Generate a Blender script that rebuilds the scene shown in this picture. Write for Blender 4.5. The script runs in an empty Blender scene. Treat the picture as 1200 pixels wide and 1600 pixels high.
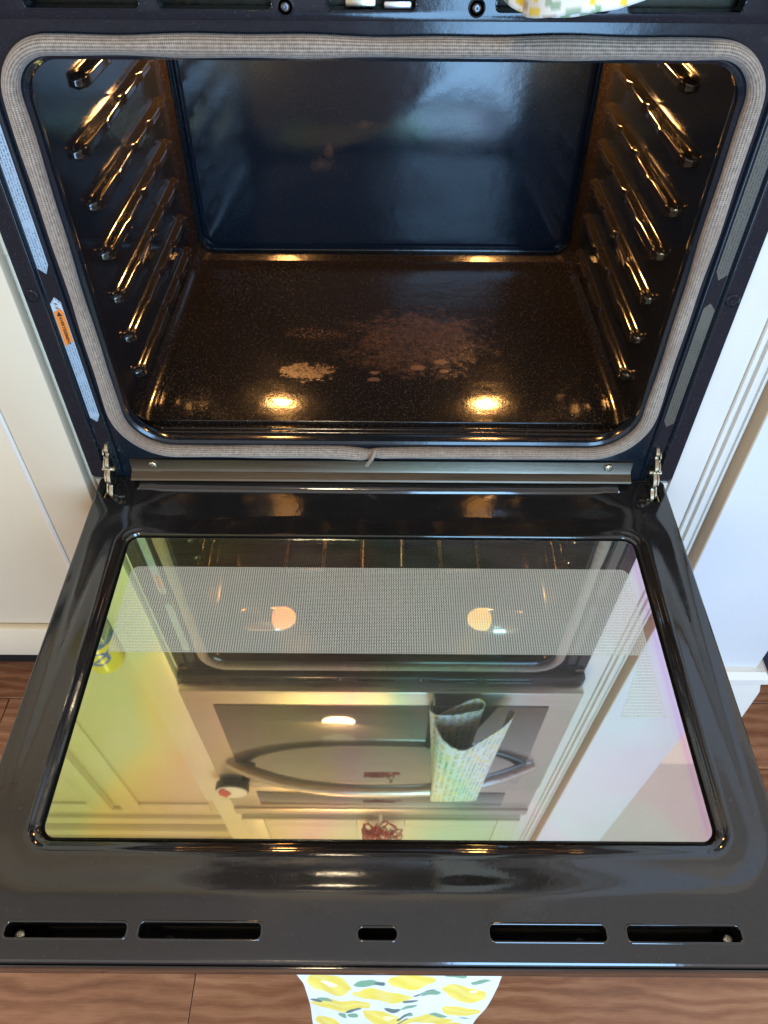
import bpy, bmesh, math, random
import numpy as np
from mathutils import Vector, Matrix
R = math.radians
random.seed(7); rng = np.random.default_rng(7)
S = bpy.context.scene
COL = S.collection

# ------------------------------------------------------------------ camera
TH, ROLL, FPX = R(46), R(0.4), 1170.0
cam = bpy.data.cameras.new('camera'); camo = bpy.data.objects.new('camera', cam); COL.objects.link(camo)
cam.sensor_fit = 'VERTICAL'; cam.sensor_height = 36; cam.sensor_width = 27
cam.lens = 36 * FPX / 1600; cam.clip_start = .02; cam.clip_end = 60
fw = Vector((0, math.cos(TH), -math.sin(TH))); up0 = Vector((0, math.sin(TH), math.cos(TH))); rt0 = Vector((1, 0, 0))
rt = rt0 * math.cos(ROLL) + up0 * math.sin(ROLL); up = up0 * math.cos(ROLL) - rt0 * math.sin(ROLL)
camo.matrix_world = Matrix(((rt.x, up.x, -fw.x, .003), (rt.y, up.y, -fw.y, -.703), (rt.z, up.z, -fw.z, .663), (0, 0, 0, 1)))
S.camera = camo
# ------------------------------------------------------------------ light
W = bpy.data.worlds.new('World'); S.world = W; W.use_nodes = True
W.node_tree.nodes['Background'].inputs[0].default_value = (1.0, .95, .89, 1)
W.node_tree.nodes['Background'].inputs[1].default_value = .90
def area(name, loc, target, sx, sy, power, col):
    l = bpy.data.lights.new(name, 'AREA'); l.shape = 'ELLIPSE' if sx < .5 else 'RECTANGLE'; l.size = sx; l.size_y = sy; l.energy = power; l.color = col
    o = bpy.data.objects.new(name, l); COL.objects.link(o); o.location = loc
    o.rotation_euler = (Vector(target) - Vector(loc)).to_track_quat('-Z', 'Y').to_euler(); return o
area('window_daylight', (.42, -1.8, .40), (.30, 0, .40), .52, 1.9, 46, (.30, .60, 1.0))
area('ceiling_light', (-.34, -1.5, 2.6), (-.5, 0, 0), .26, .26, 30, (1.0, .78, .50))
S.view_settings.view_transform = 'Standard'; S.view_settings.look = 'None'
S.view_settings.exposure = 0.12; S.view_settings.gamma = 1; S.view_settings.use_curve_mapping = False
S.cycles.max_bounces = 10; S.cycles.glossy_bounces = 6; S.cycles.transparent_max_bounces = 12
S.cycles.use_denoising = True; S.cycles.caustics_reflective = False; S.cycles.sample_clamp_indirect = 6

# ------------------------------------------------------------------ material helpers
class NT:
    def __init__(s, name):
        s.m = bpy.data.materials.new(name); s.m.use_nodes = True; s.t = s.m.node_tree
        s.b = s.t.nodes['Principled BSDF']; s.out = s.t.nodes['Material Output']
    def n(s, typ, **kw):
        nd = s.t.nodes.new(typ)
        for k, v in kw.items():
            if k.startswith('i_'): nd.inputs[k[2:].replace('_', ' ')].default_value = v
            else: setattr(nd, k, v)
        return nd
    def l(s, a, b): s.t.links.new(a, b); return s
    def coord(s, scale=(1, 1, 1), out='Object', loc=(0, 0, 0), rot=(0, 0, 0)):
        c = s.n('ShaderNodeTexCoord'); mp = s.n('ShaderNodeMapping'); mp.inputs['Scale'].default_value = scale
        mp.inputs['Location'].default_value = loc; mp.inputs['Rotation'].default_value = rot
        s.l(c.outputs[out], mp.inputs['Vector']); return mp.outputs[0]
    def noise(s, vec, scale, detail=4, rough=.55):
        nd = s.n('ShaderNodeTexNoise'); nd.inputs['Scale'].default_value = scale; nd.inputs['Detail'].default_value = detail
        nd.inputs['Roughness'].default_value = rough
        if vec is not None: s.l(vec, nd.inputs['Vector'])
        return nd.outputs['Fac']
    def ramp(s, fac, stops, interp='LINEAR'):
        nd = s.n('ShaderNodeValToRGB'); cr = nd.color_ramp; cr.interpolation = interp
        while len(cr.elements) < len(stops): cr.elements.new(.5)
        for e, (p, c) in zip(cr.elements, stops):
            e.position = p; e.color = (c, c, c, 1) if isinstance(c, (int, float)) else (*c, 1)
        s.l(fac, nd.inputs['Fac']); return nd.outputs['Color']
    def math(s, op, a, b=None, c=None):
        nd = s.n('ShaderNodeMath', operation=op)
        for i, v in enumerate((a, b, c)):
            if v is None: continue
            if isinstance(v, (int, float)): nd.inputs[i].default_value = v
            else: s.l(v, nd.inputs[i])
        return nd.outputs[0]
    def mix(s, fac, a, b):
        nd = s.n('ShaderNodeMix', data_type='RGBA')
        for sock, v in ((nd.inputs['Factor'], fac), (nd.inputs['A'], a), (nd.inputs['B'], b)):
            if isinstance(v, (int, float)): sock.default_value = v
            elif isinstance(v, tuple): sock.default_value = (*v, 1)
            else: s.l(v, sock)
        return nd.outputs['Result']
    def bump(s, h, strength, dist=.001):
        nd = s.n('ShaderNodeBump'); nd.inputs['Strength'].default_value = strength; nd.inputs['Distance'].default_value = dist
        s.l(h, nd.inputs['Height']); s.l(nd.outputs[0], s.b.inputs['Normal']); return nd
    def set(s, **kw):
        for k, v in kw.items():
            sock = s.b.inputs[k.replace('_', ' ')]
            if isinstance(v, (int, float)): sock.default_value = v
            elif isinstance(v, tuple): sock.default_value = (*v, 1) if len(v) == 3 else v
            else: s.l(v, sock)
        return s

def enamel(name, base, fleck, fleck_amt=.62, rough=(.08, .16), wav=.25, fscale=900, spec=.5):
    t = NT(name); v = t.coord()
    vo = t.n('ShaderNodeTexVoronoi'); vo.inputs['Scale'].default_value = fscale; t.l(v, vo.inputs['Vector'])
    f1 = t.ramp(vo.outputs['Color'], [(0, 0), (fleck_amt, 0), (min(1, fleck_amt + .25), 1)])
    big = t.noise(v, 6, 5)
    f2 = t.math('MULTIPLY', f1, t.ramp(big, [(.3, .35), (.7, 1)]))
    col = t.mix(f2, base, fleck)
    t.set(Base_Color=col, Specular_IOR_Level=spec)
    t.set(Roughness=t.ramp(t.noise(v, 14, 6, .65), [(.3, rough[0]), (.75, rough[1])]))
    h = t.math('ADD', t.math('MULTIPLY', t.noise(v, 38, 3), 1.0), t.math('MULTIPLY', t.noise(v, 420, 2), .12))
    t.bump(h, wav, .0012)
    return t
M = {}
M['frame'] = enamel('navy_enamel', (.006, .011, .017), (.05, .07, .12), .84, (.10, .22), .15, 1300).m
M['liner'] = enamel('liner_enamel', (.008, .010, .014), (.045, .05, .055), .86, (.07, .13), .10, 1300, spec=.6).m
M['door'] = enamel('door_enamel', (.010, .0095, .009), (.03, .03, .03), .9, (.05, .12), .12, spec=.95).m
def grime(m):
    t = NT.__new__(NT); t.m = m; t.t = m.node_tree; t.b = t.t.nodes['Principled BSDF']; t.out = t.t.nodes['Material Output']
    old = t.b.inputs['Base Color'].links[0].from_socket; orough = t.b.inputs['Roughness'].links[0].from_socket
    a = t.noise(t.coord((1, 1.6, 1), rot=(0, 0, .5)), 7, 8, .72); b = t.noise(t.coord((3, 26, 3), rot=(0, 0, .25)), 5, 6, .7); d = t.noise(t.coord(), 650, 2, .5)
    film = t.math('MULTIPLY', t.ramp(a, [(.48, 0), (.66, 1)]), t.ramp(b, [(.35, .3), (.65, 1)])); dust = t.ramp(d, [(.70, 0), (.76, 1)])
    t.l(t.mix(t.math('MULTIPLY', dust, .35), t.mix(t.math('MULTIPLY', film, .3), old, (.024, .020, .017)), (.25, .24, .22)), t.b.inputs['Base Color'])
    r = t.n('ShaderNodeMix', data_type='FLOAT'); t.l(film, r.inputs[0]); t.l(orough, r.inputs[2]); r.inputs[3].default_value = .17
    t.l(r.outputs[0], t.b.inputs['Roughness'])
grime(M['door'])
M['guide'] = enamel('guide_enamel', (.012, .011, .010), (.10, .08, .06), .75, (.10, .17), .12, spec=.7).m
M['border'] = enamel('border_enamel_lamplit', (.010, .008, .007), (.11, .085, .06), .78, (.12, .2), .3, 1100).m  # liner enamel browned by the lamp, the warm light put into the colour
def back_mat():
    t = enamel('back_enamel', (.006, .011, .019), (.05, .08, .13), .86, (.09, .17), .14, 1300)
    old = t.b.inputs['Base Color'].links[0].from_socket; v = t.coord()
    sep = t.n('ShaderNodeSeparateXYZ'); t.l(v, sep.inputs[0]); X, Z = sep.outputs[0], sep.outputs[2]; wob = t.noise(v, 60, 6, .7); g = t.noise(v, 300, 4, .7)
    acc = None
    for cx, cz, rx, rz in ((-.030, .262, .020, .007), (-.098, .205, .022, .012), (-.085, .222, .008, .016)):
        a = t.math('POWER', t.math('DIVIDE', t.math('SUBTRACT', X, cx), rx), 2); b = t.math('POWER', t.math('DIVIDE', t.math('SUBTRACT', Z, cz), rz), 2)
        d = t.math('ADD', t.math('SQRT', t.math('ADD', a, b)), t.math('MULTIPLY', t.math('SUBTRACT', wob, .5), 2.4))
        e = t.ramp(d, [(.2, .6), (1.0, 0)]); acc = e if acc is None else t.math('MAXIMUM', acc, e)
    t.l(t.mix(t.math('MULTIPLY', acc, t.ramp(g, [(.4, .4), (.6, 1)])), old, (.10, .06, .04)), t.b.inputs['Base Color'])
    return t.m
M['back'] = back_mat()
def floor_mat():
    t = enamel('cavity_floor_enamel', (.010, .009, .0085), (.15, .13, .11), .80, (.10, .16), .30, 1050, spec=.5)
    old = t.b.inputs['Base Color'].links[0].from_socket
    orough = t.b.inputs['Roughness'].links[0].from_socket
    v = t.coord()
    sep = t.n('ShaderNodeSeparateXYZ'); t.l(v, sep.inputs[0]); X, Y = sep.outputs[0], sep.outputs[1]
    wob = t.noise(v, 34, 8, .75)
    def ell(cx, cy, rx, ry, wamp=1.2):
        a = t.math('POWER', t.math('DIVIDE', t.math('SUBTRACT', X, cx), rx), 2)
        b = t.math('POWER', t.math('DIVIDE', t.math('SUBTRACT', Y, cy), ry), 2)
        d = t.math('ADD', t.math('SQRT', t.math('ADD', a, b)), t.math('MULTIPLY', t.math('SUBTRACT', wob, .5), wamp))
        return d
    grit = t.noise(v, 330, 5, .8); grit2 = t.noise(v, 95, 6, .75)
    main = t.ramp(ell(.05, .235, .21, .165), [(.35, 1), (1.2, 0)])
    main = t.math('ADD', t.math('MULTIPLY', main, .55), t.math('ADD', t.math('MULTIPLY', grit, .75), t.math('MULTIPLY', grit2, .55)))
    main = t.ramp(t.math('MULTIPLY', main, .5), [(.53, 0), (.62, .4), (.78, .9)])
    dens = t.ramp(ell(-.108, .160, .066, .034, 1.8), [(.45, 1), (1.25, 0)])
    dens = t.math('ADD', t.math('MULTIPLY', dens, .6), t.math('ADD', t.math('MULTIPLY', grit, .7), t.math('MULTIPLY', grit2, .4)))
    dens = t.ramp(t.math('MULTIPLY', dens, .5), [(.50, 0), (.66, 1)])
    halo = t.math('MULTIPLY', t.ramp(ell(-.10, .255, .05, .022, 1.8), [(.3, 1), (1.2, 0)]), t.ramp(grit, [(.52, 0), (.66, .8)]))
    spots = None
    for cx, cy, rx, ry in ((-.013, .141, .010, .006), (.052, .17, .013, .008), (.083, .185, .013, .007), (.085, .162, .007, .005), (-.012, .158, .009, .005)):
        e = t.ramp(ell(cx, cy, rx, ry, 3.2), [(.55, .9), (1.15, 0)])
        spots = e if spots is None else t.math('MAXIMUM', spots, e)
    c1 = t.mix(t.math('MULTIPLY', main, .95), old, (.105, .055, .028))
    c2 = t.mix(t.math('MULTIPLY', t.math('MAXIMUM', dens, halo), .85), c1, (.23, .125, .058))
    c3 = t.mix(t.math('MULTIPLY', t.math('MULTIPLY', spots, t.ramp(grit2, [(.3, .25), (.6, 1)])), .85), c2, (.14, .072, .043))
    allm = t.math('MAXIMUM', t.math('MAXIMUM', main, dens), t.math('MAXIMUM', spots, halo))
    t.l(c3, t.b.inputs['Base Color'])
    r = t.n('ShaderNodeMix', data_type='FLOAT'); t.l(t.math('MULTIPLY', allm, .9), r.inputs[0]); t.l(orough, r.inputs[2]); r.inputs[3].default_value = .5
    t.l(r.outputs[0], t.b.inputs['Roughness'])
    nb = t.t.nodes['Bump']; hs = nb.inputs['Height'].links[0].from_socket
    t.l(t.math('ADD', hs, t.math('MULTIPLY', t.math('MULTIPLY', allm, grit), .45)), nb.inputs['Height'])
    return t.m
M['cfloor'] = floor_mat()
def metal(name, col, rough, aniso_scale=None, bump=.05):
    t = NT(name); v = t.coord(aniso_scale or (30, 30, 30)); n = t.noise(v, 6, 4)
    t.set(Base_Color=t.mix(n, tuple(c * .8 for c in col), col), Metallic=1.0, Roughness=t.ramp(n, [(.3, rough * .7), (.7, rough * 1.3)]))
    t.bump(n, bump, .0008); return t.m
M['steel'] = metal('brushed_steel', (.80, .77, .72), .36, (2, 60, 260), .06)
M['bar'] = metal('satin_bar', (.66, .63, .58), .38, (4, 40, 40), .03)
M['sill'] = metal('sill_steel', (.15, .125, .095), .36, (2, 200, 200), .08)
M['zinc'] = metal('zinc_plate', (.58, .53, .40), .26)
M['brass'] = metal('yellow_zinc', (.55, .42, .20), .32)
M['chrome'] = metal('lamp_chrome', (.8, .79, .76), .08, None, .02)
M['screw'] = metal('dark_screw', (.16, .16, .17), .3)
M['duct'] = metal('duct_metal', (.05, .048, .036), .42)
M['knob'] = metal('nickel_knob', (.6, .58, .55), .2)
def plain(name, col, rough=.5, var=.06, nscale=8, bump=.1, spec=.5, bscale=220):
    t = NT(name); v = t.coord(); n = t.noise(v, nscale, 5)
    t.set(Base_Color=t.mix(n, tuple(c * (1 - var) for c in col), tuple(min(1, c * (1 + var)) for c in col)), Roughness=rough, Specular_IOR_Level=spec)
    t.bump(t.noise(v, bscale, 3), bump, .0006); return t.m
M['cream'] = plain('cream_paint', (.74, .635, .455), .38)
M['white'] = plain('white_paint', (.76, .715, .63), .36)
M['wallp'] = plain('wall_paint', (.69, .69, .685), .6, bump=.25)
M['tan'] = plain('tan_edge', (.52, .36, .20), .5)
M['ceil'] = plain('ceiling_paint', (.88, .86, .82), .8)
M['navy'] = plain('navy_paint', (.012, .018, .035), .5)
M['black'] = plain('black_plastic', (.012, .012, .012), .35)
M['dark'] = plain('dark_inside', (.006, .006, .006), .6)
M['counter'] = plain('counter_stone', (.22, .23, .2), .25, .3, 40)
M['splash'] = plain('backsplash', (.55, .56, .48), .35)
M['red'] = plain('red_ribbon', (.45, .02, .02), .5)
def glow(name, col, s):
    t = NT(name); t.set(Base_Color=(.9, .8, .6), Emission_Color=col, Emission_Strength=s); return t.m
M['bulb'] = glow('halogen_bulb', (1.0, .46, .13), 430)
M['lens'] = glow('amber_lens', (1.0, .40, .06), 2.4)
def upper_glass():
    t = NT('upper_door_glass'); t.set(Base_Color=(.02, .021, .02), Roughness=.03, Specular_IOR_Level=1.0, Coat_Weight=1.0, Coat_IOR=2.3, Coat_Roughness=.02); return t.m
M['uglass'] = upper_glass()
def coated():
    # interference coating of the oven-door glass: strong mirror reflection with a hue that wanders over the pane
    t = NT('coated_glass'); v = t.coord()
    sep = t.n('ShaderNodeSeparateXYZ'); t.l(v, sep.inputs[0]); X = sep.outputs[0]
    n1 = t.noise(v, 6.5, 2, .4); n2 = t.noise(t.coord(loc=(3, 1, 0)), 9, 3, .5)
    u = t.math('ADD', t.math('MULTIPLY', t.math('ADD', X, .3), 1.6667), t.math('MULTIPLY', t.math('SUBTRACT', n1, .5), .85))
    c = t.ramp(u, [(.0, (.76, .92, .36)), (.09, (.95, .88, .28)), (.24, (.99, .76, .34)), (.36, (.98, .64, .46)), (.47, (.93, .86, .48)), (.58, (.60, .88, .56)),
                   (.70, (.80, .86, .80)), (.80, (.92, .84, .84)), (.9, (.86, .92, .82)), (.985, (.95, .80, .80))])
    c = t.mix(t.ramp(n2, [(.45, 0), (.7, .3)]), c, (.94, .93, .78))
    edge = t.ramp(X, [(0, 0), (.2965, 0), (.2990, .6), (.3035, .6), (.3050, .2)])
    c = t.mix(edge, c, (.92, .48, .86))
    g = t.n('ShaderNodeBsdfGlossy'); g.inputs['Roughness'].default_value = .02; t.l(c, g.inputs['Color'])
    streak = t.noise(t.coord((1.2, 160, 1)), 4, 3); 
    b = t.n('ShaderNodeBump'); b.inputs['Strength'].default_value = .002; b.inputs['Distance'].default_value = .001; t.l(streak, b.inputs['Height']); t.l(b.outputs[0], g.inputs['Normal'])
    tr = t.n('ShaderNodeBsdfTransparent'); tr.inputs['Color'].default_value = (.90, .96, .92, 1)
    lw = t.n('ShaderNodeLayerWeight'); lw.inputs['Blend'].default_value = .25
    fac = t.math('ADD', t.math('MULTIPLY', lw.outputs['Fresnel'], .30), .70)
    mx = t.n('ShaderNodeMixShader'); t.l(fac, mx.inputs[0]); t.l(tr.outputs[0], mx.inputs[1]); t.l(g.outputs[0], mx.inputs[2])
    df = t.n('ShaderNodeBsdfDiffuse'); t.l(t.mix(.35, c, (.8, .8, .75)), df.inputs['Color'])       # pale diffuse haze mixed in to lift the dark reflections
    hz = t.ramp(t.noise(t.coord((2, 5, 2), rot=(0, 0, .4)), 3, 6, .65), [(.3, .02), (.7, .06)])
    m2 = t.n('ShaderNodeMixShader'); t.l(hz, m2.inputs[0]); t.l(mx.outputs[0], m2.inputs[1]); t.l(df.outputs[0], m2.inputs[2])
    t.l(m2.outputs[0], t.out.inputs['Surface']); return t.m
M['coated'] = coated()
def clear():
    t = NT('clear_glass'); g = t.n('ShaderNodeBsdfGlossy'); g.inputs['Roughness'].default_value = .02
    tr = t.n('ShaderNodeBsdfTransparent'); tr.inputs['Color'].default_value = (.95, .98, .96, 1)
    mx = t.n('ShaderNodeMixShader'); mx.inputs[0].default_value = .05
    t.l(tr.outputs[0], mx.inputs[1]); t.l(g.outputs[0], mx.inputs[2]); t.l(mx.outputs[0], t.out.inputs['Surface']); return t.m
M['clear'] = clear()
def frit():
    # printed ceramic screen: pale lattice with rows of dark holes
    t = NT('frit_print'); v = t.coord(); sep = t.n('ShaderNodeSeparateXYZ'); t.l(v, sep.inputs[0])
    fx = t.math('SUBTRACT', t.math('FRACT', t.math('DIVIDE', sep.outputs[0], .0027)), .5)
    fy = t.math('SUBTRACT', t.math('FRACT', t.math('DIVIDE', sep.outputs[1], .0036)), .5)
    d = t.math('SQRT', t.math('ADD', t.math('POWER', fx, 2), t.math('POWER', t.math('MULTIPLY', fy, 1.1), 2)))
    row = t.ramp(t.math('ABSOLUTE', fy), [(.32, 1), (.46, .12)])
    hole = t.ramp(d, [(.24, 0), (.34, 1)])
    k = t.math('MULTIPLY', t.math('MULTIPLY', row, hole), .34)
    t.set(Base_Color=(.80, .90, .82), Roughness=.5, Alpha=k); return t.m
M['frit'] = frit()
def gasket_mat():
    t = NT('braided_fibreglass'); v = t.coord(out='UV'); sep = t.n('ShaderNodeSeparateXYZ'); t.l(v, sep.inputs[0])
    U, V = sep.outputs[0], sep.outputs[1]      # metres along, turns around
    w1 = t.math('SINE', t.math('MULTIPLY', t.math('ADD', U, t.math('MULTIPLY', V, .004)), 6.283 / .0018))
    ribs = t.math('SINE', t.math('MULTIPLY', V, 6.283 * 20))
    h = t.math('ADD', t.math('MULTIPLY', w1, .35), t.math('MULTIPLY', ribs, .6))
    obj = t.coord(); dirt = t.noise(obj, 9, 6, .7); fine = t.noise(obj, 260, 3)
    base = t.ramp(t.math('ADD', t.math('MULTIPLY', h, .22), t.math('ADD', .45, t.math('MULTIPLY', t.math('SUBTRACT', fine, .5), .5))), [(.2, (.085, .063, .044)), (.5, (.32, .25, .185)), (.8, (.53, .44, .345))])  # crease shade between ribs and weave put into the colour
    col = t.mix(t.ramp(dirt, [(.45, 0), (.7, .6)]), base, (.19, .125, .078))
    t.set(Base_Color=col, Roughness=.62, Sheen_Weight=.3); t.bump(h, .5, .0007); return t.m
M['gasket'] = gasket_mat()
def wood():
    t = NT('dark_walnut_plank'); oi = t.n('ShaderNodeObjectInfo'); c = t.n('ShaderNodeTexCoord')
    vm = t.n('ShaderNodeVectorMath', operation='ADD'); t.l(c.outputs['Object'], vm.inputs[0])
    cx = t.n('ShaderNodeCombineXYZ'); t.l(t.math('MULTIPLY', oi.outputs['Random'], 37), cx.inputs[0]); t.l(t.math('MULTIPLY', oi.outputs['Random'], 19), cx.inputs[1]); t.l(cx.outputs[0], vm.inputs[1])
    mp = t.n('ShaderNodeMapping'); mp.inputs['Scale'].default_value = (2.2, 16, 16); t.l(vm.outputs[0], mp.inputs[0])
    n1 = t.noise(mp.outputs[0], 2.2, 8, .65)
    mp2 = t.n('ShaderNodeMapping'); mp2.inputs['Scale'].default_value = (8, 150, 150); t.l(vm.outputs[0], mp2.inputs[0])
    n2 = t.noise(mp2.outputs[0], 3, 5, .7)
    mp3 = t.n('ShaderNodeMapping'); mp3.inputs['Scale'].default_value = (3, 9, 9); t.l(vm.outputs[0], mp3.inputs[0])
    wv = t.n('ShaderNodeTexWave'); wv.bands_direction = 'Y'; wv.inputs['Scale'].default_value = 1.6; wv.inputs['Distortion'].default_value = 14; wv.inputs['Detail'].default_value = 4; t.l(mp3.outputs[0], wv.inputs['Vector'])
    f = t.math('ADD', t.math('MULTIPLY', n1, .62), t.math('ADD', t.math('MULTIPLY', n2, .2), t.math('MULTIPLY', wv.outputs['Fac'], .18)))
    f = t.math('ADD', f, t.math('MULTIPLY', t.math('SUBTRACT', oi.outputs['Random'], .5), .15))
    col = t.ramp(f, [(.25, (.13, .050, .024)), (.5, (.27, .115, .056)), (.75, (.40, .195, .10))])
    t.set(Base_Color=col, Roughness=t.ramp(n2, [(.3, .20), (.7, .34)])); t.bump(t.math('ADD', n2, n1), .15, .001); return t.m
M['wood'] = wood()
def vcol(name, rough=.85, weave=True):
    t = NT(name); a = t.n('ShaderNodeVertexColor'); a.layer_name = 'print'
    t.set(Base_Color=a.outputs['Color'], Roughness=rough, Sheen_Weight=.25, Specular_IOR_Level=.2)
    if weave:
        v = t.coord((1, 1, 1)); w = t.n('ShaderNodeTexChecker'); w.inputs['Scale'].default_value = 900; t.l(v, w.inputs['Vector'])
        t.bump(t.math('ADD', w.outputs['Fac'], t.noise(v, 120, 4)), .35, .0006)
    return t.m
M['cloth'] = vcol('printed_cotton'); M['print'] = vcol('printed_can', .3, False)
def label_mat(name, paper, ink, orange=False):
    # tiny printed lines, too small to read in the photograph
    t = NT(name); v = t.coord(); sep = t.n('ShaderNodeSeparateXYZ'); t.l(v, sep.inputs[0]); X, Z = sep.outputs[0], sep.outputs[2]
    line = t.ramp(t.math('ABSOLUTE', t.math('SUBTRACT', t.math('FRACT', t.math('DIVIDE', X, .0027)), .5)), [(.22, 1), (.34, 0)])
    words = t.ramp(t.noise(t.coord((520, 1, 700)), 1, 3, .8), [(.46, 0), (.56, 1)])
    body = t.ramp(t.noise(t.coord((1, 1, 28)), 1, 1), [(.36, 0), (.42, 1)])
    k = t.math('MULTIPLY', t.math('MULTIPLY', line, words), body)
    t.set(Base_Color=t.mix(k, paper, ink), Roughness=.45); return t.m
M['lab_blue'] = label_mat('pale_label', (.36, .47, .56), (.05, .08, .12))
M['lab_grey'] = label_mat('grey_label', (.10, .088, .062), (.015, .013, .010))
M['paper'] = plain('label_paper', (.5, .56, .60), .45, .03)
M['orange'] = plain('label_orange', (.80, .24, .03), .45, .03)
M['ink'] = plain('label_ink', (.02, .02, .02), .5)
M['labedge'] = plain('label_outline', (.42, .40, .33), .45)

# ------------------------------------------------------------------ mesh helpers
def link(o, parent=None):
    COL.objects.link(o)
    if parent is not None: o.parent = parent
    return o
def mobj(name, me, mat, parent=None, smooth=None):
    if mat is not None and len(me.materials) == 0: me.materials.append(M[mat] if isinstance(mat, str) else mat)
    if smooth is not None:
        me.polygons.foreach_set('use_smooth', [True] * len(me.polygons))
        me.set_sharp_from_angle(angle=R(smooth))
    return link(bpy.data.objects.new(name, me), parent)
def pyd(name, verts, faces):
    me = bpy.data.meshes.new(name); me.from_pydata([tuple(v) for v in verts], [], faces); me.update(); return me
def tidy(me):
    bm = bmesh.new(); bm.from_mesh(me); bmesh.ops.remove_doubles(bm, verts=bm.verts, dist=1e-6); bmesh.ops.recalc_face_normals(bm, faces=bm.faces); bm.to_mesh(me); bm.free(); me.update(); return me
def box(name, x0, x1, y0, y1, z0, z1, mat, parent=None, bev=.0015, seg=2):
    bm = bmesh.new(); bmesh.ops.create_cube(bm, size=1)
    for v in bm.verts: v.co = ((x0 + x1) / 2 + v.co.x * (x1 - x0), (y0 + y1) / 2 + v.co.y * (y1 - y0), (z0 + z1) / 2 + v.co.z * (z1 - z0))
    if bev: bmesh.ops.bevel(bm, geom=list(bm.edges), offset=bev, segments=seg, affect='EDGES', profile=.5, clamp_overlap=True)
    me = bpy.data.meshes.new(name); bm.to_mesh(me); bm.free()
    return mobj(name, me, mat, parent, 40)
def rrect(x0, x1, y0, y1, r, na=8, ne=1):
    """rounded rectangle, counter-clockwise from the bottom edge; always 4*(na+1) + 4*(ne-1) points"""
    rb, rtp = r if isinstance(r, tuple) else (r, r); lim = min((x1 - x0) / 2, (y1 - y0) / 2) - 1e-5; rb, rtp = max(1e-5, min(rb, lim)), max(1e-5, min(rtp, lim)); out = []
    cs = [(x1 - rb, y0 + rb, -90, rb), (x1 - rtp, y1 - rtp, 0, rtp), (x0 + rtp, y1 - rtp, 90, rtp), (x0 + rb, y0 + rb, 180, rb)]
    for i, (cx, cy, a0, r) in enumerate(cs):
        arc = [(cx + r * math.cos(R(a0 + 90 * k / na)), cy + r * math.sin(R(a0 + 90 * k / na))) for k in range(na + 1)]
        out += arc
        nx, ny, b0, r2 = cs[(i + 1) % 4]; nxt = (nx + r2 * math.cos(R(b0)), ny + r2 * math.sin(R(b0)))
        for k in range(1, ne): out.append((arc[-1][0] + (nxt[0] - arc[-1][0]) * k / ne, arc[-1][1] + (nxt[1] - arc[-1][1]) * k / ne))
    return out
def loft(rings, closed=True, cap0=False, cap1=False):
    n = len(rings[0]); V = [p for r in rings for p in r]; F = []
    for i in range(len(rings) - 1):
        for j in range(n if closed else n - 1):
            k = (j + 1) % n; F.append((i * n + j, i * n + k, (i + 1) * n + k, (i + 1) * n + j))
    if cap0: F.append(tuple(range(n))[::-1])
    if cap1: F.append(tuple(range((len(rings) - 1) * n, len(rings) * n)))
    return V, F
def tube(name, pts, r, mat, parent=None, n=10, closed=False, flat=1.0):
    P = [Vector(p) for p in pts]; rings = []
    up_ = Vector((0, 0, 1))
    for i, p in enumerate(P):
        t = (P[(i + 1) % len(P)] - P[i - 1]) if (closed or 0 < i < len(P) - 1) else (P[1] - P[0] if i == 0 else P[-1] - P[-2])
        t.normalize(); a = t.cross(up_)
        if a.length < .05: a = t.cross(Vector((0, 1, 0)))
        a.normalize(); b = a.cross(t).normalized(); rr = r[i] if isinstance(r, (list, tuple)) else r
        rings.append([p + a * rr * math.cos(2 * math.pi * k / n) + b * rr * flat * math.sin(2 * math.pi * k / n) for k in range(n)])
    if closed: rings.append(rings[0])
    V, F = loft(rings, True, not closed, not closed); me = tidy(pyd(name, V, F)); return mobj(name, me, mat, parent, 50)
def lathe(name, prof, mat, parent=None, loc=(0, 0, 0), axis='Z', n=20, smooth=40):
    rings = []
    for r, h in prof:
        ring = []
        for k in range(n):
            c, s = r * math.cos(2 * math.pi * k / n), r * math.sin(2 * math.pi * k / n)
            ring.append({'Z': (c, s, h), 'Y': (c, -h, s), 'X': (h, c, s)}[axis])
        rings.append(ring)
    V, F = loft(rings, True, True, True); me = tidy(pyd(name, V, F)); o = mobj(name, me, mat, parent, smooth); o.location = loc; return o
def cut(o, cutters):
    """subtract closed meshes from o and keep the result as plain mesh data"""
    for c in cutters:
        md = o.modifiers.new('b', 'BOOLEAN'); md.operation = 'DIFFERENCE'; md.solver = 'EXACT'; md.object = c
    bpy.context.view_layer.update(); dg = bpy.context.evaluated_depsgraph_get()
    me = bpy.data.meshes.new_from_object(o.evaluated_get(dg)); o.modifiers.clear(); o.data = me
    for c in cutters: bpy.data.objects.remove(c)
    me.polygons.foreach_set('use_smooth', [True] * len(me.polygons)); me.set_sharp_from_angle(angle=R(28)); return o
def prism2(name, loop, h0, h1, plane='XZ'):
    """closed prism of a 2-D loop: plane XZ is extruded along Y, XY along Z, YZ along X"""
    f = {'XZ': lambda p, h: (p[0], h, p[1]), 'XY': lambda p, h: (p[0], p[1], h), 'YZ': lambda p, h: (h, p[0], p[1])}[plane]
    V, F = loft([[f(p, h0) for p in loop], [f(p, h1) for p in loop]], True, True, True); return tidy(pyd(name, V, F))
def empty(name, loc, label=None, cat=None):
    o = bpy.data.objects.new(name, None); o.empty_display_size = .05; o.location = loc; COL.objects.link(o)
    return tag(o, label, cat) if label else o
def tag(o, label=None, cat=None, kind=None, group=None):
    if label: o['label'] = label
    if cat: o['category'] = cat
    if kind: o['kind'] = kind
    if group: o['group'] = group
    return o
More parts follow.
